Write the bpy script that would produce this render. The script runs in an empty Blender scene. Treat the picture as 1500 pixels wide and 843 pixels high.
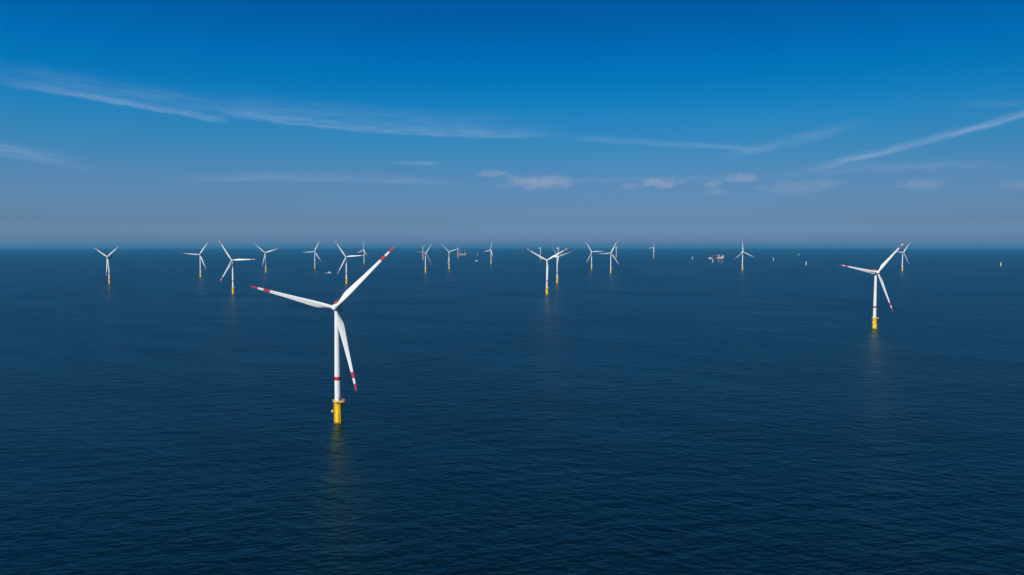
import bpy, bmesh, math, random
from mathutils import Matrix, Vector

D2R = math.radians
scene = bpy.context.scene
C = scene.collection

# ------------------------------------------------------------------ camera
CAM_H = 131.7
cam_d = bpy.data.cameras.new("camera")
cam_d.sensor_width = 36.0
cam_d.lens = 1155.0 / 1500.0 * 36.0
cam_d.clip_start = 0.5
cam_d.clip_end = 200000.0
cam = bpy.data.objects.new("camera", cam_d)
cam.location = (0.0, 0.0, CAM_H)
cam.rotation_euler = (D2R(90.0 - 3.295), 0.0, 0.0)
C.objects.link(cam)
scene.camera = cam

# ------------------------------------------------------------------ light, sky, exposure
SUN_EL, SUN_AZ = 36.0, 214.0            # azimuth clockwise from +Y: behind the camera, to its left
SKY_STRENGTH = 0.1
sd = bpy.data.lights.new("sun", 'SUN')
sd.energy = 4.3
sd.angle = D2R(0.53)
sd.color = (1.0, 0.925, 0.81)
sun = bpy.data.objects.new("sun", sd)
sdir = Vector((math.sin(D2R(SUN_AZ)) * math.cos(D2R(SUN_EL)),
               math.cos(D2R(SUN_AZ)) * math.cos(D2R(SUN_EL)), math.sin(D2R(SUN_EL))))
sun.rotation_euler = (-sdir).to_track_quat('-Z', 'Y').to_euler()
sun.location = (-300, -300, 400)
C.objects.link(sun)

vs = scene.view_settings
vs.view_transform = 'Standard'
vs.look = 'None'
vs.exposure = 0.0
vs.gamma = 1.0
vs.use_curve_mapping = False
scene.display_settings.display_device = 'sRGB'

cy = scene.cycles
cy.max_bounces = 6
cy.glossy_bounces = 3
cy.diffuse_bounces = 3
cy.volume_bounces = 1
cy.transparent_max_bounces = 6
cy.sample_clamp_indirect = 1.5
cy.use_denoising = True
cy.denoiser = 'OPENIMAGEDENOISE'
cy.denoising_input_passes = 'RGB_ALBEDO_NORMAL'
cy.denoising_prefilter = 'ACCURATE'

world = bpy.data.worlds.new("World")
scene.world = world
world.use_nodes = True


class Nodes:
    """small helper for writing node graphs"""
    def __init__(self, tree):
        self.t = tree

    def new(self, kind, **kw):
        n = self.t.nodes.new(kind)
        for k, v in kw.items():
            setattr(n, k, v)
        return n

    def put(self, sock, v):
        if isinstance(v, bpy.types.NodeSocket):
            self.t.links.new(v, sock)
        elif v is not None:
            sock.default_value = v

    def math(self, op, a, b=None, c=None, clamp=False):
        n = self.new('ShaderNodeMath', operation=op, use_clamp=clamp)
        self.put(n.inputs[0], a)
        self.put(n.inputs[1], b)
        self.put(n.inputs[2], c)
        return n.outputs[0]

    def smooth(self, v, lo, hi, out_lo=0.0, out_hi=1.0):
        n = self.new('ShaderNodeMapRange', interpolation_type='SMOOTHSTEP')
        self.put(n.inputs['Value'], v)
        self.put(n.inputs['From Min'], lo)
        self.put(n.inputs['From Max'], hi)
        self.put(n.inputs['To Min'], out_lo)
        self.put(n.inputs['To Max'], out_hi)
        return n.outputs[0]

    def xyz(self, x, y, z=0.0):
        n = self.new('ShaderNodeCombineXYZ')
        self.put(n.inputs[0], x)
        self.put(n.inputs[1], y)
        self.put(n.inputs[2], z)
        return n.outputs[0]

    def noise(self, vec, scale, detail=3.0, rough=0.5, dist=0.0, lac=2.0):
        n = self.new('ShaderNodeTexNoise')
        self.put(n.inputs['Vector'], vec)
        n.inputs['Scale'].default_value = scale
        n.inputs['Detail'].default_value = detail
        n.inputs['Roughness'].default_value = rough
        n.inputs['Lacunarity'].default_value = lac
        n.inputs['Distortion'].default_value = dist
        return n.outputs['Fac']

    def mix(self, fac, a, b, blend='MIX'):
        n = self.new('ShaderNodeMix', data_type='RGBA', blend_type=blend)
        self.put(n.inputs[0], fac)
        self.put(n.inputs[6], a)
        self.put(n.inputs[7], b)
        return n.outputs[2]


# tint of the clear sky by height (sine of the elevation): hazy grey-blue low down, deep blue above
SKY_TINT = [(0.00541, (0.0519, 0.1491, 0.6223)),
            (0.01447, (0.2122, 0.2906, 0.829)),
            (0.02224, (0.4283, 0.4707, 1.0426)),
            (0.03001, (0.6262, 0.6296, 1.2633)),
            (0.03778, (0.3726, 0.6182, 1.2951)),
            (0.04813, (0.3304, 0.5905, 1.2567)),
            (0.06881, (0.3102, 0.5749, 1.2143)),
            (0.10753, (0.2435, 0.439, 0.9193)),
            (0.17185, (0.222, 0.4028, 0.8105)),
            (0.27398, (0.181, 0.4029, 0.7417)),
            (0.37487, (0.1099, 0.4311, 0.7487)),
            (0.4742, (0.0568, 0.4532, 0.7987)),
            (0.54749, (0.0207, 0.4409, 0.8169)),
            (0.61963, (0.0056, 0.4179, 0.8143)),
            (0.69052, (0.0015, 0.3974, 0.8317)),
            (0.76005, (0.0016, 0.3595, 0.7911)),
            (0.82817, (0.0018, 0.3275, 0.7557)),
            (0.89478, (0.002, 0.3054, 0.7156))]


N = Nodes(world.node_tree)
world.node_tree.nodes.clear()
out = N.new('ShaderNodeOutputWorld')
bg = N.new('ShaderNodeBackground')
bg.inputs['Strength'].default_value = SKY_STRENGTH
world.node_tree.links.new(bg.outputs[0], out.inputs['Surface'])
sky = N.new('ShaderNodeTexSky')
sky.sky_type = 'NISHITA'
sky.sun_disc = False
sky.sun_elevation = D2R(SUN_EL)
sky.sun_rotation = D2R(SUN_AZ)
sky.altitude = 0.0
sky.air_density = 1.0
sky.dust_density = 1.0
sky.ozone_density = 1.0
tc = N.new('ShaderNodeTexCoord')
sep = N.new('ShaderNodeSeparateXYZ')
N.put(sep.inputs[0], tc.outputs['Generated'])
dx, dy, dz = sep.outputs
ramp = N.new('ShaderNodeValToRGB')
el_ = ramp.color_ramp.elements
while len(el_) > 1:
    el_.remove(el_[-1])
for i, (p, c) in enumerate(SKY_TINT):
    e = el_[0] if i == 0 else el_.new(p)
    e.position = p
    e.color = (*c, 1.0)
N.put(ramp.inputs[0], N.math('MULTIPLY', N.math('ADD', dz, 0.01), 3.0, clamp=True))
clear = N.mix(1.0, sky.outputs[0], ramp.outputs[0], 'MULTIPLY')

N.put(sky.inputs[0], N.xyz(dx, dy, N.math('MAXIMUM', dz, 0.0)))

# even out the side-to-side drift of the clear sky
even = N.math('DIVIDE', 1.0, N.math('ADD', 1.0, N.math('MULTIPLY', N.math('ARCTAN2', dx, N.math('MAXIMUM', dy, 0.15)), 0.30)))
clear = N.mix(1.0, clear, N.xyz(even, even, even), 'MULTIPLY')

# high cirrus, old contrails and small low clouds, laid out by compass bearing and elevation in degrees
az = N.math('MULTIPLY', N.math('ARCTAN2', dx, dy), 57.29578)
el = N.math('MULTIPLY', N.math('ARCSINE', dz), 57.29578)


def streak(a0, e0, a1, e1, w_up, w_dn, amt, bow=0.0, fray=0.5, head=0.25, tail=0.25, seed=0.0):
    """a frayed band of ice cloud from one bearing/elevation to another; soft upper side, firmer lower side"""
    L = math.hypot(a1 - a0, e1 - e0)
    c, s = (a1 - a0) / L, (e1 - e0) / L
    x = N.math('SUBTRACT', az, a0)
    y = N.math('SUBTRACT', el, e0)
    t = N.math('ADD', N.math('MULTIPLY', x, c / L), N.math('MULTIPLY', y, s / L))
    d = N.math('SUBTRACT', N.math('MULTIPLY', y, c), N.math('MULTIPLY', x, s))
    if bow:
        d = N.math('SUBTRACT', d, N.math('MULTIPLY', N.math('MULTIPLY', t, N.math('SUBTRACT', 1.0, t)), 4.0 * bow))
    wob = N.noise(N.xyz(N.math('MULTIPLY', t, L * 0.5), N.math('MULTIPLY', d, 0.6), seed), 1.0, 4.0, 0.55)
    d = N.math('ADD', d, N.math('MULTIPLY', N.math('SUBTRACT', wob, 0.5), fray))
    up = N.smooth(d, 0.0, w_up, 1.0, 0.0)
    dn = N.smooth(d, -w_dn, 0.0, 0.0, 1.0)
    ends = N.math('MULTIPLY', N.smooth(t, 0.0, head), N.smooth(t, 1.0 - tail, 1.0, 1.0, 0.0))
    fib = N.noise(N.xyz(N.math('MULTIPLY', t, L * 0.35), N.math('MULTIPLY', d, 5.0), seed + 7.3), 1.0, 5.0, 0.6)
    fib = N.smooth(fib, 0.28, 0.72, 0.25, 1.0)
    m = N.math('MULTIPLY', N.math('MULTIPLY', up, dn), N.math('MULTIPLY', ends, fib))
    return N.math('MULTIPLY', m, amt)


def puff(a0, e0, ra, re_, amt, seed):
    """a small low cloud with an uneven edge"""
    x = N.math('DIVIDE', N.math('SUBTRACT', az, a0), ra)
    y = N.math('DIVIDE', N.math('SUBTRACT', el, e0), re_)
    r = N.math('SQRT', N.math('ADD', N.math('MULTIPLY', x, x), N.math('MULTIPLY', y, y)))
    n = N.noise(N.xyz(N.math('MULTIPLY', az, 0.9), N.math('MULTIPLY', el, 2.2), seed), 1.3, 5.0, 0.6)
    r = N.math('ADD', r, N.math('MULTIPLY', N.math('SUBTRACT', n, 0.5), 1.9))
    return N.math('MULTIPLY', N.smooth(r, 0.15, 1.05, 1.0, 0.0), amt)


def stack(parts):
    m = parts[0]
    for q in parts[1:]:
        m = N.math('SUBTRACT', N.math('ADD', m, q), N.math('MULTIPLY', m, q))
    return m


cirrus = stack([
    streak(-33.6, 9.60, -19.2, 8.00, 0.48, 0.22, 0.36, bow=0.10, fray=0.40, head=0.35, tail=0.10, seed=1.0),
    streak(-36.0, 10.3, -14.0, 8.55, 1.10, 0.90, 0.15, fray=0.6, head=0.3, tail=0.35, seed=2.0),
    streak(-20.8, 8.75, 4.2, 7.62, 0.70, 0.26, 0.29, bow=-0.42, fray=0.40, head=0.10, tail=0.22, seed=3.0),
    streak(-22.0, 9.4, 5.0, 8.1, 1.30, 0.9, 0.14, bow=-0.2, fray=0.6, head=0.3, tail=0.4, seed=4.0),
    streak(-39.0, 6.60, -25.8, 4.45, 0.80, 0.50, 0.44, bow=-0.05, fray=0.5, head=0.1, tail=0.65, seed=5.0),
    streak(2.0, 7.60, 18.6, 6.30, 0.34, 0.30, 0.24, fray=0.28, head=0.40, tail=0.20, seed=6.0),
    streak(14.0, 5.70, 25.2, 8.15, 0.60, 0.50, 0.20, bow=-0.10, fray=0.40, head=0.30, tail=0.50, seed=8.0),
    streak(19.8, 4.80, 35.5, 8.40, 0.36, 0.36, 0.48, bow=-0.12, fray=0.40, head=0.22, tail=0.05, seed=9.0),
    streak(17.0, 4.60, 34.0, 4.60, 0.55, 0.45, 0.16, bow=0.25, fray=0.5, head=0.4, tail=0.4, seed=10.0),
    streak(-25.0, 4.10, -2.0, 4.20, 0.60, 0.40, 0.19, bow=0.30, fray=0.45, head=0.3, tail=0.3, seed=11.0),
    streak(-9.2, 5.62, -4.6, 5.62, 0.20, 0.14, 0.42, fray=0.16, head=0.5, tail=0.4, seed=12.0),
    streak(-2.0, 4.35, 21.0, 4.45, 0.26, 0.30, 0.13, bow=0.1, fray=0.3, head=0.3, tail=0.3, seed=13.0),
    streak(28.5, 8.55, 35.5, 8.15, 0.35, 0.3, 0.08, fray=0.35, head=0.3, tail=0.1, seed=14.0),
])
puffs = stack([
    puff(2.0, 4.32, 3.2, 0.64, 0.38, 3.1),
    puff(-1.3, 4.92, 1.6, 0.28, 0.28, 4.2),
    puff(10.6, 4.18, 1.7, 0.46, 0.36, 5.7),
    puff(8.4, 4.05, 0.9, 0.4, 0.18, 6.3),
    puff(14.2, 4.02, 0.9, 0.30, 0.27, 7.9),
    puff(16.1, 4.40, 1.4, 0.45, 0.28, 8.4),
    puff(14.5, 3.55, 0.9, 0.30, 0.20, 8.9),
    puff(19.4, 3.72, 2.6, 0.55, 0.15, 9.6),
    puff(21.6, 3.95, 1.3, 0.36, 0.14, 10.2),
    puff(27.4, 3.70, 1.9, 0.50, 0.18, 11.5),
    puff(32.8, 3.45, 1.5, 0.35, 0.16, 12.5),
])
c1 = N.mix(cirrus, clear, (3.6, 4.9, 7.2, 1.0))
c2 = N.mix(puffs, c1, (4.2, 4.4, 5.7, 1.0))
N.put(bg.inputs['Color'], c2)


# ------------------------------------------------------------------ helpers
def obj(name, bm, mats, parent=None, mat=None, smooth_angle=None):
    me = bpy.data.meshes.new(name)
    bmesh.ops.recalc_face_normals(bm, faces=bm.faces[:])
    bm.to_mesh(me)
    bm.free()
    for m in (mats if isinstance(mats, (list, tuple)) else [mats]):
        me.materials.append(m)
    if smooth_angle:
        me.polygons.foreach_set('use_smooth', [True] * len(me.polygons))
        me.set_sharp_from_angle(angle=D2R(smooth_angle))
    o = bpy.data.objects.new(name, me)
    C.objects.link(o)
    if parent is not None:
        o.parent = parent
    if mat is not None:
        o.matrix_local = mat
    return o


def empty(name, loc):
    o = bpy.data.objects.new(name, None)
    o.empty_display_size = 5.0
    o.location = loc
    C.objects.link(o)
    return o


def tag(o, label=None, cat=None, group=None, kind=None):
    for k, v in (('label', label), ('category', cat), ('group', group), ('kind', kind)):
        if v:
            o[k] = v
    return o


def frame_of(d):
    d = d.normalized()
    u = d.cross(Vector((0, 0, 1)))
    if u.length < 1e-4:
        u = Vector((1, 0, 0))
    u.normalize()
    return u, d.cross(u)


def tube(bm, a, b, r0, r1=None, seg=8, caps=True, mi=0):
    a, b = Vector(a), Vector(b)
    r1 = r0 if r1 is None else r1
    u, v = frame_of(b - a)
    ra, rb = [], []
    for i in range(seg):
        t = 2 * math.pi * i / seg
        w = u * math.cos(t) + v * math.sin(t)
        ra.append(bm.verts.new(a + w * r0))
        rb.append(bm.verts.new(b + w * r1))
    for i in range(seg):
        f = bm.faces.new((ra[i], ra[(i + 1) % seg], rb[(i + 1) % seg], rb[i]))
        f.material_index = mi
    if caps:
        bm.faces.new(ra[::-1]).material_index = mi
        bm.faces.new(rb).material_index = mi


def lathe(bm, prof, seg=24, mis=None, axis='Z'):
    """closed surface of revolution from (radius, height) pairs; mis gives a material index per band"""
    rings = []
    for r, z in prof:
        ring = []
        for i in range(seg):
            t = 2 * math.pi * i / seg
            p = (r * math.cos(t), r * math.sin(t), z)
            if axis == 'Y':
                p = (p[0], p[2], p[1])
            ring.append(bm.verts.new(p))
        rings.append(ring)
    for k in range(len(rings) - 1):
        for i in range(seg):
            f = bm.faces.new((rings[k][i], rings[k][(i + 1) % seg], rings[k + 1][(i + 1) % seg], rings[k + 1][i]))
            if mis:
                f.material_index = mis[k]
    f0 = bm.faces.new(rings[0][::-1])
    f1 = bm.faces.new(rings[-1])
    if mis:
        f0.material_index, f1.material_index = mis[0], mis[-1]


def box(bm, lo, hi, bevel=0.0, mi=0, mat=None):
    vs_ = [bm.verts.new((x, y, z)) for x in (lo[0], hi[0]) for y in (lo[1], hi[1]) for z in (lo[2], hi[2])]
    q = [(0, 1, 3, 2), (4, 6, 7, 5), (0, 4, 5, 1), (2, 3, 7, 6), (0, 2, 6, 4), (1, 5, 7, 3)]
    fs = [bm.faces.new([vs_[i] for i in s]) for s in q]
    for f in fs:
        f.material_index = mi
    if mat is not None:
        bmesh.ops.transform(bm, matrix=mat, verts=vs_)
    if bevel > 0:
        es = list({e for f in fs for e in f.edges})
        r = bmesh.ops.bevel(bm, geom=es, offset=bevel, segments=2, profile=0.5, affect='EDGES')
        for f in r['faces']:
            f.material_index = mi


def lattice(bm, a, b, w0, w1, bays, r=0.25, seg=4):
    """square lattice boom from a to b"""
    a, b = Vector(a), Vector(b)
    u, v = frame_of(b - a)
    prev = None
    for k in range(bays + 1):
        t = k / bays
        w = w0 + (w1 - w0) * t
        c = a.lerp(b, t)
        cur = [c + (u * sx + v * sy) * w * 0.5 for sx, sy in ((1, 1), (-1, 1), (-1, -1), (1, -1))]
        for i in range(4):
            tube(bm, cur[i], cur[(i + 1) % 4], r * 0.7, seg=seg)
        if prev:
            for i in range(4):
                tube(bm, prev[i], cur[i], r, seg=seg)
                j = (i + 1) % 4 if k % 2 else (i - 1) % 4
                tube(bm, prev[i], cur[j], r * 0.7, seg=seg)
        prev = cur


# ------------------------------------------------------------------ materials
def paint(name, col, rough=0.45, grime=0.10, streaks=0.08, rust=None):
    m = bpy.data.materials.new(name)
    m.use_nodes = True
    n = Nodes(m.node_tree)
    b = m.node_tree.nodes['Principled BSDF']
    t = n.new('ShaderNodeTexCoord')
    sp = n.new('ShaderNodeSeparateXYZ')
    n.put(sp.inputs[0], t.outputs['Object'])
    dirt = n.noise(t.outputs['Object'], 0.35, 5.0, 0.6)
    run = n.noise(n.xyz(n.math('MULTIPLY', sp.outputs[0], 1.6), n.math('MULTIPLY', sp.outputs[1], 1.6),
                        n.math('MULTIPLY', sp.outputs[2], 0.08)), 1.0, 4.0, 0.6)
    k = n.math('SUBTRACT', 1.0, n.math('ADD', n.math('MULTIPLY', n.smooth(dirt, 0.45, 0.8), grime),
                                       n.math('MULTIPLY', n.smooth(run, 0.5, 0.8), streaks)))
    base = n.mix(1.0, (*col, 1.0), n.xyz(k, k, k), 'MULTIPLY')
    if rust:
        mask = n.math('MULTIPLY', n.smooth(sp.outputs[2], rust[0], rust[1], 1.0, 0.0),
                      n.smooth(n.noise(t.outputs['Object'], 0.9, 4.0, 0.6), 0.2, 0.6, 0.55, 1.0))
        base = n.mix(mask, base, (0.05, 0.028, 0.015, 1.0))
    n.put(b.inputs['Base Color'], base)
    n.put(b.inputs['Roughness'], n.smooth(dirt, 0.3, 0.7, rough - 0.06, rough + 0.1))
    return m


WHITE = paint('white_coating', (0.84, 0.80, 0.745), 0.42)
RED = paint('red_marking', (0.58, 0.020, 0.035), 0.42)
YELLOW = paint('yellow_coating', (0.97, 0.60, 0.004), 0.45, 0.06, 0.07, rust=(0.6, 1.8))
YELLOW_RAIL = paint('yellow_steel', (0.86, 0.50, 0.01), 0.5)
CREAM = paint('cream_railing', (0.80, 0.62, 0.26), 0.5)
PALE_YELLOW = paint('faded_yellow_coating', (0.80, 0.62, 0.22), 0.5)
DECK = paint('deck_grating', (0.42, 0.33, 0.14), 0.7)
DARK = paint('dark_steel', (0.04, 0.042, 0.045), 0.55)
GREY = paint('grey_steel', (0.32, 0.33, 0.34), 0.5)
ORANGE = paint('orange_container', (0.50, 0.12, 0.03), 0.5)
PALE = paint('pale_panel', (0.72, 0.68, 0.58), 0.5)
HULL_RED = paint('red_hull', (0.40, 0.085, 0.075), 0.5)
GLASS = paint('dark_window', (0.012, 0.016, 0.022), 0.15, 0.0, 0.0)
NAVY = paint('navy_hull', (0.02, 0.035, 0.09), 0.4)


def sea_material():
    m = bpy.data.materials.new('sea_water')
    m.use_nodes = True
    n = Nodes(m.node_tree)
    b = m.node_tree.nodes['Principled BSDF']
    t = n.new('ShaderNodeTexCoord')
    mp = n.new('ShaderNodeMapping')
    mp.inputs['Rotation'].default_value = (0, 0, D2R(-14))
    n.put(mp.inputs[0], t.outputs['Object'])
    sp = n.new('ShaderNodeSeparateXYZ')
    n.put(sp.inputs[0], mp.outputs[0])
    x, y = sp.outputs[0], sp.outputs[1]
    patch = n.noise(n.xyz(n.math('MULTIPLY', x, 0.0022), n.math('MULTIPLY', y, 0.0045)), 1.0, 4.0, 0.55)
    # wind waves: crests longer than the gap between them, plus a crossing set and ripples
    w1 = n.noise(n.xyz(n.math('MULTIPLY', x, 0.034), n.math('MULTIPLY', y, 0.085), 1.0), 1.0, 2.0, 0.5, 0.4)
    mp2 = n.new('ShaderNodeMapping')
    mp2.inputs['Rotation'].default_value = (0, 0, D2R(38))
    n.put(mp2.inputs[0], t.outputs['Object'])
    sp2 = n.new('ShaderNodeSeparateXYZ')
    n.put(sp2.inputs[0], mp2.outputs[0])
    w2 = n.noise(n.xyz(n.math('MULTIPLY', sp2.outputs[0], 0.055), n.math('MULTIPLY', sp2.outputs[1], 0.14), 5.0), 1.0, 2.0, 0.5, 0.3)
    w3 = n.noise(n.xyz(n.math('MULTIPLY', x, 0.16), n.math('MULTIPLY', y, 0.36), 9.0), 1.0, 3.0, 0.55, 0.3)
    h = n.math('ADD', n.math('MULTIPLY', w1, 1.9), n.math('ADD', n.math('MULTIPLY', w2, 1.35), n.math('MULTIPLY', w3, 1.0)))
    h = n.math('MULTIPLY', h, n.smooth(patch, 0.3, 0.7, 0.55, 1.25))
    bump = n.new('ShaderNodeBump')
    bump.inputs['Strength'].default_value = 1.0
    bump.inputs['Distance'].default_value = 1.0
    n.put(bump.inputs['Height'], h)
    slick = n.noise(n.xyz(n.math('MULTIPLY', sp2.outputs[0], 0.0035), n.math('MULTIPLY', sp2.outputs[1], 0.018), 3.0), 1.0, 4.0, 0.55, 0.5)
    # mirror-like surface with the reflectance of water (2 percent head on, rising to the edge) over a dark blue-green body
    m.node_tree.nodes.remove(b)
    refl = n.new('ShaderNodeBsdfMetallic')
    refl.fresnel_type = 'F82'
    refl.inputs['Base Color'].default_value = (0.0204, 0.0204, 0.0204, 1.0)
    refl.inputs['Edge Tint'].default_value = (0.57, 0.845, 0.89, 1.0)
    n.put(refl.inputs['Roughness'], n.smooth(slick, 0.35, 0.65, 0.285, 0.325))
    n.put(refl.inputs['Normal'], bump.outputs[0])
    body = n.new('ShaderNodeBsdfDiffuse')
    body.inputs['Color'].default_value = (0.0, 0.0058, 0.0098, 1.0)
    n.put(body.inputs['Normal'], bump.outputs[0])
    add = n.new('ShaderNodeAddShader')
    m.node_tree.links.new(refl.outputs[0], add.inputs[0])
    m.node_tree.links.new(body.outputs[0], add.inputs[1])
    m.node_tree.links.new(add.outputs[0], m.node_tree.nodes['Material Output'].inputs['Surface'])
    return m


SEA = sea_material()

# ------------------------------------------------------------------ sea and air
EARTH_R = 4.5e6                 # the sea falls away towards its horizon


def sea_z(x, y):
    return -(x * x + y * y) / (2.0 * EARTH_R)


bm = bmesh.new()
radii = [0, 150, 400, 900, 1600] + [2600 + 1200 * k for k in range(30)]
seg = 128
rings = []
for r in radii:
    if r == 0:
        rings.append([bm.verts.new((0, 0, 0))])
    else:
        rings.append([bm.verts.new((r * math.cos(2 * math.pi * i / seg), r * math.sin(2 * math.pi * i / seg), sea_z(r, 0))) for i in range(seg)])
for i in range(seg):
    bm.faces.new((rings[0][0], rings[1][i], rings[1][(i + 1) % seg]))
for k in range(1, len(rings) - 1):
    for i in range(seg):
        bm.faces.new((rings[k][i], rings[k + 1][i], rings[k + 1][(i + 1) % seg], rings[k][(i + 1) % seg]))
sea = obj('sea', bm, SEA, smooth_angle=30)
tag(sea, kind='structure')

HAZE_DENSITY = 2.8e-5
HAZE_COLOR = (0.12, 0.52, 0.74)
bm = bmesh.new()
box(bm, (-40500, -40500, sea_z(radii[-1], 0) - 1.5), (40500, 40500, 158.0))
hm = bpy.data.materials.new('haze_air')
hm.use_nodes = True
hn = hm.node_tree
hn.nodes.clear()
ho = hn.nodes.new('ShaderNodeOutputMaterial')
hv = hn.nodes.new('ShaderNodeVolumePrincipled')
hv.inputs['Color'].default_value = (*HAZE_COLOR, 1.0)
hv.inputs['Density'].default_value = HAZE_DENSITY
hv.inputs['Anisotropy'].default_value = 0.0
hn.links.new(hv.outputs[0], ho.inputs['Volume'])
hm.cycles.homogeneous_volume = True
haze = obj('haze', bm, hm)
tag(haze, kind='stuff')

# ------------------------------------------------------------------ offshore wind turbine
HUB_Z, ROTOR_R, OVERHANG = 84.4, 61.6, 6.0
TILT = D2R(4.0)


def blade_mesh():
    bm = bmesh.new()
    # r, chord, thickness ratio, twist
    st = [(1.2, 2.5, 1.0, 22), (3.0, 2.5, 1.0, 22), (5.0, 2.8, 0.86, 21), (8.0, 3.7, 0.56, 18.5), (11.0, 4.4, 0.40, 15.5),
          (13.5, 4.6, 0.33, 13), (17.0, 4.35, 0.29, 10.5), (22.0, 3.85, 0.26, 8), (28.0, 3.3, 0.24, 6), (34.0, 2.85, 0.22, 4.5),
          (40.0, 2.45, 0.21, 3.2), (45.0, 2.15, 0.20, 2.3), (48.8, 1.95, 0.19, 1.8), (53.6, 1.65, 0.18, 1.0), (57.6, 1.38, 0.18, 0.5),
          (60.5, 1.1, 0.18, 0.2), (62.4, 0.75, 0.18, 0.0), (63.3, 0.38, 0.18, 0.0), (63.5, 0.12, 0.18, 0.0)]
    red = {(48.8, 53.6), (57.6, 60.5), (60.5, 62.4), (62.4, 63.3), (63.3, 63.5)}
    n = 20
    rings = []
    k_ = ROTOR_R / 63.5
    for r, ch, th, tw in st:
        tw = -D2R(tw)
        c, s = math.cos(tw), math.sin(tw)
        pre = -2.2 * max(0.0, (r - 8) / 55.5) ** 2        # bends away from the tower
        flat = min(1.0, max(0.0, (r - 3.0) / 9.0))
        ring = []
        for i in range(n):
            a = 2 * math.pi * i / n
            u = 0.5 * (1 - math.cos(a)) if a <= math.pi else 0.5 * (1 - math.cos(a))
            # u runs 0 at the leading edge to 1 at the trailing edge; aerofoil thickness
            yt = 5 * (0.2969 * math.sqrt(max(u, 0)) - 0.126 * u - 0.3516 * u * u + 0.2843 * u ** 3 - 0.1036 * u ** 4)
            sgn = 1.0 if a <= math.pi else -1.0
            yc = math.sin(a) * 0.5                          # circle at the root
            px_foil, py_foil = (0.30 - u) * ch, sgn * yt * th * ch + 0.05 * ch * math.sin(math.pi * u) * (1 - th)
            px_c, py_c = (0.5 - u) * ch, yc * ch * min(1.0, th * 1.0)
            X = px_c + (px_foil - px_c) * flat
            Y = py_c + (py_foil - py_c) * flat
            ring.append(bm.verts.new(((X * c - Y * s) * k_, (X * s + Y * c + pre) * k_, r * k_)))
        rings.append(ring)
    for k in range(len(rings) - 1):
        mi = 1 if (st[k][0], st[k + 1][0]) in red else 0
        for i in range(n):
            f = bm.faces.new((rings[k][i], rings[k][(i + 1) % n], rings[k + 1][(i + 1) % n], rings[k + 1][i]))
            f.material_index = mi
    bm.faces.new(rings[0][::-1])
    bm.faces.new(rings[-1]).material_index = 1
    return bm


def rail_ring(bm, R, z, h=1.15, a0=0.0, a1=360.0, n=20, r=0.05):
    pts = [Vector((R * math.cos(D2R(a0 + (a1 - a0) * i / n)), R * math.sin(D2R(a0 + (a1 - a0) * i / n)), z)) for i in range(n + 1)]
    for i, p in enumerate(pts):
        tube(bm, p, p + Vector((0, 0, h)), r, seg=4)
        if i:
            for hh in (h, h * 0.55):
                tube(bm, pts[i - 1] + Vector((0, 0, hh)), p + Vector((0, 0, hh)), r, seg=4)


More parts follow.
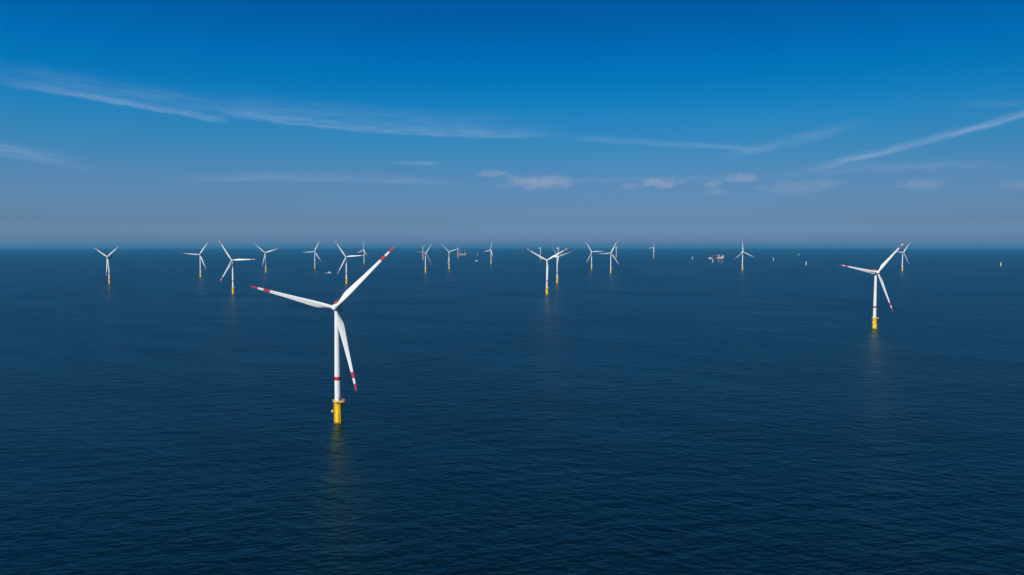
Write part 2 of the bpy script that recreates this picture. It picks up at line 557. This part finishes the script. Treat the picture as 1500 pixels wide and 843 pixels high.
def transition_piece(root):
    """yellow steel foundation with its access gear, standing in the sea"""
    bm = bmesh.new()
    lathe(bm, [(2.68, -0.9), (2.68, 0.0), (2.68, 1.2), (2.68, 8.5), (2.74, 8.55), (2.74, 8.8), (2.68, 8.85), (2.68, 14.6), (2.76, 14.8), (2.76, 15.9)], 32)
    tp = obj('transition_piece', bm, YELLOW, root, smooth_angle=35)
    # boat landing: two fender tubes, ladder between, stand-offs
    bm = bmesh.new()
    for ang in (-64, ):
        c = Matrix.Rotation(D2R(ang), 4, 'Z')
        for sx in (-0.75, 0.75):
            tube(bm, c @ Vector((3.55, sx, -0.6)), c @ Vector((3.55, sx, 8.6)), 0.24, seg=8)
            for z in (1.6, 4.8, 8.0):
                tube(bm, c @ Vector((2.5, sx, z)), c @ Vector((3.55, sx, z)), 0.16, seg=6)
        for sx in (-0.28, 0.28):
            tube(bm, c @ Vector((3.2, sx, 0.2)), c @ Vector((3.2, sx, 16.2)), 0.07, seg=5)
        for k in range(26):
            z = 0.6 + k * 0.6
            tube(bm, c @ Vector((3.2, -0.28, z)), c @ Vector((3.2, 0.28, z)), 0.04, seg=4)
    obj('boat_landing', bm, YELLOW_RAIL, tp, smooth_angle=40)
    # small rest platform half way up, seen at the left edge
    bm = bmesh.new()
    box(bm, (-4.5, -2.6, 8.6), (-2.3, -0.5, 8.78))
    box(bm, (-4.45, -2.55, 8.78), (-3.25, -0.55, 9.95), 0.06)
    for p in ((-4.4, -2.5), (-4.4, -0.6), (-3.4, -2.5)):
        tube(bm, (p[0], p[1], 8.78), (p[0], p[1], 9.9), 0.05, seg=4)
    tube(bm, (-4.4, -1.5, 8.6), (-2.7, -0.9, 7.2), 0.12, seg=5)
    obj('rest_platform', bm, CREAM, tp)
    bm = bmesh.new()
    for a in (200, 228, 318):
        c = Matrix.Rotation(D2R(a), 4, 'Z')
        tube(bm, c @ Vector((2.92, 0, -0.6)), c @ Vector((2.92, 0, 14.5)), 0.17, seg=6)
        for z in (2.5, 7.0, 11.5):
            box(bm, (2.5, -0.3, z), (2.97, 0.3, z + 0.35), mat=c)
    obj('cable_tube', bm, YELLOW_RAIL, tp, smooth_angle=40)
    # main work platform with a lay-down bay to the right
    bm = bmesh.new()
    ring = []
    for i in range(40):
        a = D2R(9 * i)
        R = 3.8
        w = max(0.0, math.cos(a - D2R(-14)))
        ring.append((R + 2.1 * w ** 5, a))
    top = [bm.verts.new((r * math.cos(a), r * math.sin(a), 16.35)) for r, a in ring]
    bot = [bm.verts.new((r * math.cos(a), r * math.sin(a), 15.9)) for r, a in ring]
    bm.faces.new(top)
    bm.faces.new(bot[::-1])
    for i in range(40):
        bm.faces.new((bot[i], bot[(i + 1) % 40], top[(i + 1) % 40], top[i])).material_index = 1
    for i in range(0, 40, 5):
        r, a = ring[i]
        tube(bm, (2.6 * math.cos(a), 2.6 * math.sin(a), 13.9), ((r - 0.4) * math.cos(a), (r - 0.4) * math.sin(a), 15.9), 0.16, seg=5, mi=1)
    obj('platform', bm, [DECK, YELLOW_RAIL], tp)
    bm = bmesh.new()
    pts = [Vector(((r - 0.1) * math.cos(a), (r - 0.1) * math.sin(a), 16.35)) for r, a in ring]
    for i in range(40):
        p, q = pts[i], pts[(i + 1) % 40]
        tube(bm, p, p + Vector((0, 0, 1.2)), 0.06, seg=4)
        for hh in (1.2, 0.65):
            tube(bm, p + Vector((0, 0, hh)), q + Vector((0, 0, hh)), 0.055, seg=4)
        # toe board and mesh infill
        d = (q - p)
        nrm = Vector((d.y, -d.x, 0)).normalized() * 0.02
        v = [bm.verts.new(p + nrm), bm.verts.new(q + nrm), bm.verts.new(q + nrm + Vector((0, 0, 0.45))), bm.verts.new(p + nrm + Vector((0, 0, 0.45)))]
        v2 = [bm.verts.new(w.co - nrm * 2) for w in v]
        bm.faces.new(v)
        bm.faces.new(v2[::-1])
        for k in range(4):
            bm.faces.new((v[k], v2[k], v2[(k + 1) % 4], v[(k + 1) % 4]))
    obj('railing', bm, CREAM, tp)
    bm = bmesh.new()
    tube(bm, (1.7, -3.2, 16.35), (1.7, -3.2, 20.6), 0.20, 0.16, seg=8)
    tube(bm, (1.7, -3.2, 20.5), (3.0, -4.2, 21.4), 0.14, 0.10, seg=6)
    tube(bm, (3.0, -4.2, 21.4), (3.0, -4.2, 19.4), 0.03, seg=4)
    obj('davit_crane', bm, DARK, tp, smooth_angle=40)
    bm = bmesh.new()
    box(bm, (3.6, -2.2, 16.36), (5.3, 0.0, 18.0), 0.08)
    obj('container', bm, ORANGE, tp)
    bm = bmesh.new()
    box(bm, (2.7, 0.5, 16.36), (3.7, 1.6, 17.9), 0.08)
    obj('equipment_box', bm, PALE, tp)
    return tp


def build_turbine_parts(root, yaw, phase):
    transition_piece(root)
    bm = bmesh.new()
    prof = [(2.5, 15.95), (2.5, 16.3), (2.40, 16.4), (2.38, 23.0), (2.35, 31.6), (2.34, 34.3)]
    mis = [0, 0, 0, 0, 1]
    z = 34.3
    while z < 81.5:
        z2 = min(82.0, z + 6.0)
        t = (z2 - 34.3) / (82.0 - 34.3)
        prof.append((2.34 + (1.72 - 2.34) * t, z2))
        mis.append(0)
        z = z2
    lathe(bm, prof, 40, mis)
    tw = obj('tower', bm, [WHITE, RED], root, smooth_angle=35)
    bm = bmesh.new()
    box(bm, (-0.5, -2.5, 17.0), (0.5, -2.3, 19.2), 0.05)
    obj('door', bm, GREY, tw, mat=Matrix.Rotation(D2R(35), 4, 'Z'))

    base = Matrix.Translation((0, 0, HUB_Z)) @ Matrix.Rotation(D2R(yaw), 4, 'Z')
    tilt = base @ Matrix.Rotation(-TILT, 4, 'X')
    # nacelle: long rounded housing behind the rotor
    bm = bmesh.new()
    sec = [(-3.3, 1.9, 1.95, -0.1), (-2.4, 2.35, 2.4, 0.0), (-0.5, 2.75, 2.8, 0.1), (6.0, 2.85, 2.9, 0.2), (10.0, 2.7, 2.75, 0.3), (11.6, 2.1, 2.3, 0.4)]
    rings = []
    n = 24
    for yy, hw, hh, zc in sec:
        ring = []
        for i in range(n):
            a = 2 * math.pi * i / n
            ca, sa = math.cos(a), math.sin(a)
            ring.append(bm.verts.new((hw * math.copysign(abs(ca) ** 0.45, ca), yy, zc + hh * math.copysign(abs(sa) ** 0.45, sa))))
        rings.append(ring)
    for k in range(len(rings) - 1):
        for i in range(n):
            bm.faces.new((rings[k][i], rings[k][(i + 1) % n], rings[k + 1][(i + 1) % n], rings[k + 1][i]))
    bm.faces.new(rings[0][::-1])
    bm.faces.new(rings[-1])
    tube(bm, (0, 0, -4.2), (0, 0, -2.2), 2.0, 2.2, seg=24)
    na = obj('nacelle', bm, WHITE, root, mat=tilt, smooth_angle=38)
    # red hoist platform on the roof
    bm = bmesh.new()
    box(bm, (-2.3, 3.0, 3.05), (2.3, 10.6, 3.3))
    box(bm, (-2.4, 3.0, 3.3), (-2.25, 10.6, 4.6))
    box(bm, (2.25, 3.0, 3.3), (2.4, 10.6, 4.6))
    box(bm, (-2.25, 3.0, 3.3), (2.25, 3.15, 4.6))
    box(bm, (-2.25, 10.45, 3.3), (2.25, 10.6, 4.6))
    obj('hoist_platform', bm, RED, na)
    bm = bmesh.new()
    for sx in (-1.0, 1.0):
        tube(bm, (sx, 2.2, 2.6), (sx, 2.2, 6.4), 0.07, seg=5)
    tube(bm, (-1.0, 2.2, 6.0), (1.0, 2.2, 6.0), 0.06, seg=5)
    obj('weather_mast', bm, GREY, na)
    # hub: spinner with three root collars
    bm = bmesh.new()
    prof = [(0.15, -3.0), (0.95, -2.8), (1.6, -2.3), (2.1, -1.4), (2.3, -0.3), (2.3, 1.0), (2.05, 2.0)]
    lathe(bm, prof, 28, axis='Y')
    for q in range(3):
        a = D2R(120 * q)
        d = Vector((math.sin(a), 0, math.cos(a)))
        tube(bm, d * 0.5, d * 2.55, 1.6, 1.36, seg=20)
    spin = tilt @ Matrix.Translation((0, -OVERHANG, 0)) @ Matrix.Rotation(D2R(phase), 4, 'Y')
    obj('hub', bm, WHITE, root, mat=spin, smooth_angle=38)
    first = None
    for q in range(3):
        mt = spin @ Matrix.Rotation(D2R(120 * q), 4, 'Y') @ Matrix.Rotation(D2R(2.0), 4, 'X')
        if first is None:
            first = obj('blade', blade_mesh(), [WHITE, RED], root, mat=mt, smooth_angle=40)
        else:
            b = first.copy()
            C.objects.link(b)
            b.parent = root
            b.matrix_local = mt
    return root


def rotor_matrices(yaw, phase):
    base = Matrix.Translation((0, 0, HUB_Z)) @ Matrix.Rotation(D2R(yaw), 4, 'Z')
    tilt = base @ Matrix.Rotation(-TILT, 4, 'X')
    spin = tilt @ Matrix.Translation((0, -OVERHANG, 0)) @ Matrix.Rotation(D2R(phase), 4, 'Y')
    return tilt, spin


def copy_turbine(src, loc, yaw, phase, size=1.0):
    r = src.copy()
    C.objects.link(r)
    r.location = loc
    r.scale = (size, size, size)
    tilt, spin = rotor_matrices(yaw, phase)
    nb = 0
    for ch in list(src.children):
        c = ch.copy()
        C.objects.link(c)
        c.parent = r
        kind = ch.name.split('.')[0]
        if kind == 'nacelle':
            c.matrix_local = tilt
        elif kind == 'hub':
            c.matrix_local = spin
        elif kind == 'blade':
            c.matrix_local = spin @ Matrix.Rotation(D2R(120 * nb), 4, 'Y') @ Matrix.Rotation(D2R(2.0), 4, 'X')
            nb += 1
        for g in ch.children:
            d = g.copy()
            C.objects.link(d)
            d.parent = c
    return r


GROUP = 'white offshore wind turbines in the sea'
# x, y of the foot, yaw of the rotor, turn of the rotor, size, label
TURBINES = [
    (-126.6, 568.3, 0, 44.8, 1.0, 'by far the largest white wind turbine, on a bright yellow foundation with a small deck'),
    (551.3, 1194.1, 2, 41, 1.0, 'second largest white wind turbine, alone on the open water away from the rows'),
    (-708.5, 2000.5, 2, 88, 1.0, 'mid-size white wind turbine with one level blade pointing right, behind the largest blade tip'),
    (-1080.8, 3461.0, 4, 72, 1.0, 'small white wind turbine just beyond the level blade tip of the mid-size turbine'),
    (-1165.8, 2950.1, 0, 35, 1.0, 'small white wind turbine with one blade level to the left, left of the mid-size turbine'),
    (-1274.6, 2494.3, -22, 58, 1.0, 'white wind turbine with a Y of blades, leftmost of all and apart from the others'),
    (-991.1, 3966.8, 0, 26, 1.0, 'small white wind turbine standing beyond the white work boat'),
    (-522.1, 2486.2, 0, 86, 1.0, 'white wind turbine just right of the work boat, behind the largest blade'),
    (-921.3, 4915.6, -41, 10, 1.0, 'faint small wind turbine crossed by the level blade tip of a nearer turbine'),
    (-374.2, 3414.3, 38, 37, 1.0, 'small white wind turbine standing in front of a faint edge-on turbine'),
    (-687.6, 6097.1, 68, 30, 1.12, 'faint distant turbine seen edge-on, its tower crossed by a nearer blade'),
    (-307.3, 3856.2, 24, 72, 1.0, 'small white wind turbine beside the red crane vessel, one blade tip over the bare tower'),
    (-126.9, 4791.7, -50, 19, 1.0, 'small turbine turned sideways, alone in the gap right of the tiny motor boat'),
    (216.6, 6001.0, 70, 35, 1.06, 'faint edge-on turbine half hidden behind the left blade of the central Y-shaped turbine'),
    (88.2, 1982.2, 0, 60, 1.0, 'central white wind turbine with a clear Y of blades, third blade hanging down its tower'),
    (145.3, 2527.6, 42, 76, 1.0, 'white wind turbine whose hub is crossed by the right blade of the Y-shaped turbine'),
    (343.0, 5862.3, 72, 50, 1.06, 'faint distant turbine lined up behind the turbine at the end of the Y-shaped blade'),
    (387.4, 3836.7, 6, 88, 1.0, 'small white turbine with its level blade pointing right at the neighbour pointing left'),
    (423.2, 3376.4, 4, 27, 1.0, 'white turbine with its level blade pointing left at the neighbour pointing right'),
    (925.9, 7000.0, 55, 108, 1.0, 'faint distant turbine behind the upper blade of the turbine whose level blade points left'),
    (1266.7, 7058.1, -62, 22, 1.05, 'faintest wind turbine, edge-on and alone between the paired turbines and a bare pile'),
    (1096.6, 3751.5, 10, 115, 1.0, 'small white wind turbine with one blade straight up, right of the jack-up vessel'),
    (1795.3, 3626.2, 12, 36, 1.0, 'small white wind turbine just behind the blade tip of the second largest turbine'),
]
proto = None
for x, y, yaw, ph, size, lab in TURBINES:
    if proto is None:
        t = empty('wind_turbine', (x, y, sea_z(x, y)))
        build_turbine_parts(t, yaw, ph)
        proto = t
    else:
        t = copy_turbine(proto, (x, y, sea_z(x, y)), yaw, ph, size * 1.018)
    tag(t, lab, 'wind turbine', GROUP)

# tower still without its rotor, next to the crane vessel
half = empty('unfinished_turbine', (-470.6, 6860.0, sea_z(470.6, 6860.0)))
tag(half, 'white turbine tower still without blades, beside the distant red crane vessel', 'wind turbine', GROUP)
for ch in proto.children:
    k = ch.name.split('.')[0]
    if k in ('transition_piece', 'tower', 'nacelle'):
        c = ch.copy()
        C.objects.link(c)
        c.parent = half
        if k == 'nacelle':
            c.matrix_local = rotor_matrices(-25, 0)[0]
        for g in ch.children:
            d = g.copy()
            C.objects.link(d)
            d.parent = c

# ------------------------------------------------------------------ bare foundations waiting for their towers
PILES = [
    (1429.5, 6247.2, 'bare pale yellow foundation pile standing left of the jack-up vessel'),
    (1906.6, 5751.6, 'bare pale yellow foundation pile between the upright-bladed turbine and the larger bare pile'),
    (1722.9, 4617.2, 'larger bare pale yellow foundation pile, left of the second largest turbine'),
    (2761.8, 4454.9, 'bare pale yellow foundation pile alone near the right edge of the picture'),
    (-358.7, 8242.0, 'faint bare foundation pile beyond the tiny motor boat'),
    (2994.9, 8242.0, 'faintest bare foundation pile, close under the horizon'),
    (1347.6, 5291.6, 'bare pale yellow foundation pile under the crane boom of the jack-up vessel'),
]
pile_parts = []
for x, y, lab in PILES:
    p = empty('foundation_pile', (x, y, sea_z(x, y)))
    tag(p, lab, 'foundation', 'bare foundation piles waiting for towers')
    if not pile_parts:
        bm = bmesh.new()
        lathe(bm, [(2.9, -0.9), (2.9, 8.5), (2.97, 8.55), (2.97, 8.8), (2.9, 8.85), (2.9, 15.9)], 24)
        pile_parts.append(obj('transition_piece', bm, PALE_YELLOW, p, smooth_angle=35))
        bm = bmesh.new()
        lathe(bm, [(4.3, 15.95), (4.3, 16.35)], 24)
        for k in range(16):
            a, b = D2R(22.5 * k), D2R(22.5 * (k + 1))
            q, w = Vector((4.2 * math.cos(a), 4.2 * math.sin(a), 16.35)), Vector((4.2 * math.cos(b), 4.2 * math.sin(b), 16.35))
            tube(bm, q, q + Vector((0, 0, 1.2)), 0.06, seg=4)
            tube(bm, q + Vector((0, 0, 1.2)), w + Vector((0, 0, 1.2)), 0.06, seg=4)
        pile_parts.append(obj('platform', bm, PALE, p))
        bm = bmesh.new()
        lathe(bm, [(2.8, 16.4), (2.8, 18.6), (2.3, 19.4), (0.6, 19.9)], 24)
        pile_parts.append(obj('weather_cover', bm, WHITE, p, smooth_angle=40))
    else:
        for src in pile_parts:
            d = src.copy()
            C.objects.link(d)
            d.parent = p


# ------------------------------------------------------------------ vessels
def prism(bm, outline, z0, z1, mi=0):
    a = [bm.verts.new((x, y, z0)) for x, y in outline]
    b = [bm.verts.new((x, y, z1)) for x, y in outline]
    n = len(outline)
    for f in (bm.faces.new(a[::-1]), bm.faces.new(b)):
        f.material_index = mi
    for i in range(n):
        bm.faces.new((a[i], a[(i + 1) % n], b[(i + 1) % n], b[i])).material_index = mi


def hull_shape(bm, L, B, zb, zd, mi_low=0, mi_high=1, sheer=1.0, split=0.5):
    """displacement hull, bow to +X"""
    st = [(-0.5, 0.82, 0), (-0.42, 0.95, 0), (-0.1, 1.0, 0), (0.2, 0.96, 0.1), (0.36, 0.72, 0.4), (0.46, 0.36, 0.8), (0.5, 0.05, 1.0)]
    rows = []
    for t, w, s in st:
        x = t * L
        top = zd + s * sheer
        mid = zb + (top - zb) * split
        rows.append([bm.verts.new((x * (0.96 if z == zb else 1.0), sy * B / 2 * w * k, z)) for sy in (-1, 1) for z, k in ((zb, 0.72), (mid, 0.95), (top, 1.0))])
    for a, b in zip(rows, rows[1:]):
        for i, mi in ((0, mi_low), (1, mi_high)):
            bm.faces.new((a[i], b[i], b[i + 1], a[i + 1])).material_index = mi
            bm.faces.new((a[3 + i + 1], b[3 + i + 1], b[3 + i], a[3 + i])).material_index = mi
        bm.faces.new((a[2], b[2], b[5], a[5])).material_index = mi_high
        bm.faces.new((a[0], a[3], b[3], b[0])).material_index = mi_low
    for r, fl in ((rows[0], 1), (rows[-1], -1)):
        for lo, hi, mi in ((0, 1, mi_low), (1, 2, mi_high)):
            bm.faces.new((r[lo], r[hi], r[3 + hi], r[3 + lo])).material_index = mi


# white work boat with its short wake
wb = empty('work_boat', (-784.0, 3384.0, sea_z(784.0, 3384.0)))
wb.rotation_euler = (0, 0, D2R(8))
tag(wb, 'small white work boat with a high cabin, trailing a short white wake', 'boat')
bm = bmesh.new()
hull_shape(bm, 21.0, 7.0, -0.6, 2.3, 0, 0, 1.3)
obj('hull', bm, WHITE, wb, smooth_angle=40)
bm = bmesh.new()
box(bm, (-3.5, -2.7, 2.25), (4.2, 2.7, 5.0), 0.25)
box(bm, (-1.8, -2.2, 5.0), (2.8, 2.2, 7.4), 0.25)
dh = obj('cabin', bm, WHITE, wb)
bm = bmesh.new()
box(bm, (2.0, -2.0, 5.9), (2.9, 2.0, 6.9), 0.05)
box(bm, (-1.4, -2.28, 5.9), (1.8, -2.1, 6.9), 0.03)
obj('window', bm, GLASS, dh)
bm = bmesh.new()
tube(bm, (-0.6, 0, 7.3), (-0.9, 0, 11.0), 0.16, 0.08, seg=6)
tube(bm, (-0.75, -1.0, 9.4), (-0.75, 1.0, 9.4), 0.08, seg=5)
obj('mast', bm, GREY, wb)
bm = bmesh.new()
prev = None
random.seed(4)
for k in range(15):
    x = -9.5 - k * 1.15
    w = 2.6 + 0.10 * k + random.uniform(-0.5, 0.5)
    h = 0.55 * (1 - k / 15) ** 1.3 + 0.07
    cur = [bm.verts.new((x, sy * w, z)) for sy, z in ((-1, -0.05), (-0.55, h * random.uniform(0.7, 1.2)), (0.55, h * random.uniform(0.7, 1.2)), (1, -0.05))]
    if prev:
        for i in range(3):
            bm.faces.new((prev[i], prev[i + 1], cur[i + 1], cur[i]))
    prev = cur
foam = obj('wake', bm, paint('sea_foam', (0.72, 0.75, 0.77), 0.8, 0.45, 0.0))
foam.location = wb.location
foam.rotation_euler = wb.rotation_euler
tag(foam, kind='stuff')

# tiny motor boat, far off
mb = empty('motor_boat', (-252.2, 5603.4, sea_z(252.2, 5603.4)))
mb.rotation_euler = (0, 0, D2R(175))
tag(mb, 'tiny white motor boat alone on the water between crane vessel and sideways turbine', 'boat')
bm = bmesh.new()
hull_shape(bm, 20.0, 6.5, -0.6, 3.0, 0, 0, 1.2)
obj('hull', bm, WHITE, mb, smooth_angle=40)
bm = bmesh.new()
box(bm, (-5.0, -2.5, 2.95), (4.0, 2.5, 6.0), 0.25)
obj('cabin', bm, WHITE, mb)


def jackup(loc, rot, label, hull_z, boom_to, boom_w, leg_top, L=58.0, B=30.0, leg_r=2.0, spreader=False):
    """self-elevating crane vessel standing on legs"""
    v = empty('jack_up_vessel', (loc[0], loc[1], sea_z(loc[0], loc[1])))
    v.rotation_euler = (0, 0, D2R(rot))
    tag(v, label, 'crane vessel', 'jack-up crane vessels')
    hx, hy = L / 2, B / 2
    bm = bmesh.new()
    prism(bm, [(-hx, -hy), (hx - 10, -hy), (hx, -hy * 0.45), (hx, hy * 0.45), (hx - 10, hy), (-hx, hy)], hull_z, hull_z + 9.5)
    obj('hull', bm, HULL_RED, v)
    bm = bmesh.new()
    prism(bm, [(-hx + 0.5, -hy + 0.5), (hx - 10.2, -hy + 0.5), (hx - 0.5, -hy * 0.42), (hx - 0.5, hy * 0.42), (hx - 10.2, hy - 0.5), (-hx + 0.5, hy - 0.5)], hull_z + 9.5, hull_z + 11.0)
    obj('deck_rail', bm, PALE, v)
    first = None
    for sx, sy in ((-1, -1), (-1, 1), (1, -1), (1, 1)):
        p = (sx * (hx - 12.5), sy * (hy - 4.5), 0)
        if first is None:
            bm = bmesh.new()
            tube(bm, (0, 0, -0.9), (0, 0, leg_top), leg_r, seg=14)
            box(bm, (-3.2, -3.2, hull_z + 9.6), (3.2, 3.2, hull_z + 15.5), 0.3)
            first = obj('leg', bm, GREY, v, Matrix.Translation(p), smooth_angle=40)
        else:
            c = first.copy()
            C.objects.link(c)
            c.parent = v
            c.matrix_local = Matrix.Translation(p)
    z = hull_z + 9.6
    bm = bmesh.new()
    box(bm, (hx - 17, -11, z), (hx - 3, 11, z + 9), 0.3)
    box(bm, (hx - 15.5, -9.5, z + 9), (hx - 4, 9.5, z + 14), 0.3)
    house = obj('deckhouse', bm, WHITE, v)
    bm = bmesh.new()
    for k in range(4):
        box(bm, (hx - 16, -11.06, z + 1.2 + k * 2.2), (hx - 4, -10.9, z + 2.1 + k * 2.2))
    box(bm, (hx - 15, -9.56, z + 10.8), (hx - 4.5, -9.4, z + 12.6))
    obj('window', bm, GLASS, house)
    bm = bmesh.new()
    lathe(bm, [(10.5, 0), (10.5, 0.8)], 8)
    obj('helideck', bm, GREY, v, Matrix.Translation((hx + 1.0, 0, z + 15.0)))
    bm = bmesh.new()
    for x in range(-18, 4, 7):
        box(bm, (x, -8.0, z), (x + 5.5, 4.0, z + 4.0 + (x % 3)), 0.2)
    obj('deck_cargo', bm, PALE, v)
    # pedestal crane
    cx_, cz = -hx + 13.0, z
    bm = bmesh.new()
    tube(bm, (cx_, -hy + 9, cz), (cx_, -hy + 9, cz + 11), 3.2, 2.8, seg=14)
    box(bm, (cx_ - 4.0, -hy + 5.5, cz + 11), (cx_ + 5.0, -hy + 12.5, cz + 17), 0.4)
    cr = obj('crane', bm, WHITE, v, smooth_angle=40)
    bm = bmesh.new()
    s = Vector((cx_, -hy + 9, cz + 13.5))
    lattice(bm, s, boom_to, boom_w, boom_w * 0.55, 10, r=0.55)
    obj('boom', bm, HULL_RED, cr)
    bm = bmesh.new()
    tube(bm, s + Vector((3, 0, 3)), s + Vector((2.0, 0, 15)), 0.5, seg=6)
    tube(bm, s + Vector((2.0, 0, 15)), boom_to, 0.14, seg=4)
    tube(bm, boom_to, Vector(boom_to) - Vector((0, 0, 12)), 0.16, seg=4)
    obj('rigging', bm, DARK, cr)
    if spreader:
        bm = bmesh.new()
        x0, y0, z0 = boom_to[0] - 2.0, boom_to[1], boom_to[2] - 19
        box(bm, (x0 - 11, y0 - 5, z0), (x0 + 13, y0 + 5, z0 + 3.2), 0.2, mi=0)
        box(bm, (x0 - 12, y0 - 6, z0 + 3.2), (x0 + 14, y0 + 6, z0 + 6.5), 0.2, mi=1)
        box(bm, (x0 - 8, y0 - 4, z0 + 6.5), (x0 + 4, y0 + 4, z0 + 9.0), 0.2, mi=1)
        obj('lifting_frame', bm, [HULL_RED, WHITE], cr)
    return v


# vessel by the bare pile: hull high on its legs, boom low to the left
jv = jackup((1365.0, 5165.9, 0), -14, 'red and white jack-up vessel on legs, its boom over a bare pile',
            22.0, (-62.0, -6.0, 43.0), 5.0, 56.0, L=47.0, B=28.0, spreader=True)
# vessel by the unfinished tower: tall red boom raised
jackup((-482.0, 7700.0, 0), 4, 'faint red crane vessel with a tall raised boom next to the bladeless tower',
       8.0, (-42.0, -6.0, 140.0), 6.0, 66.0, L=74.0)
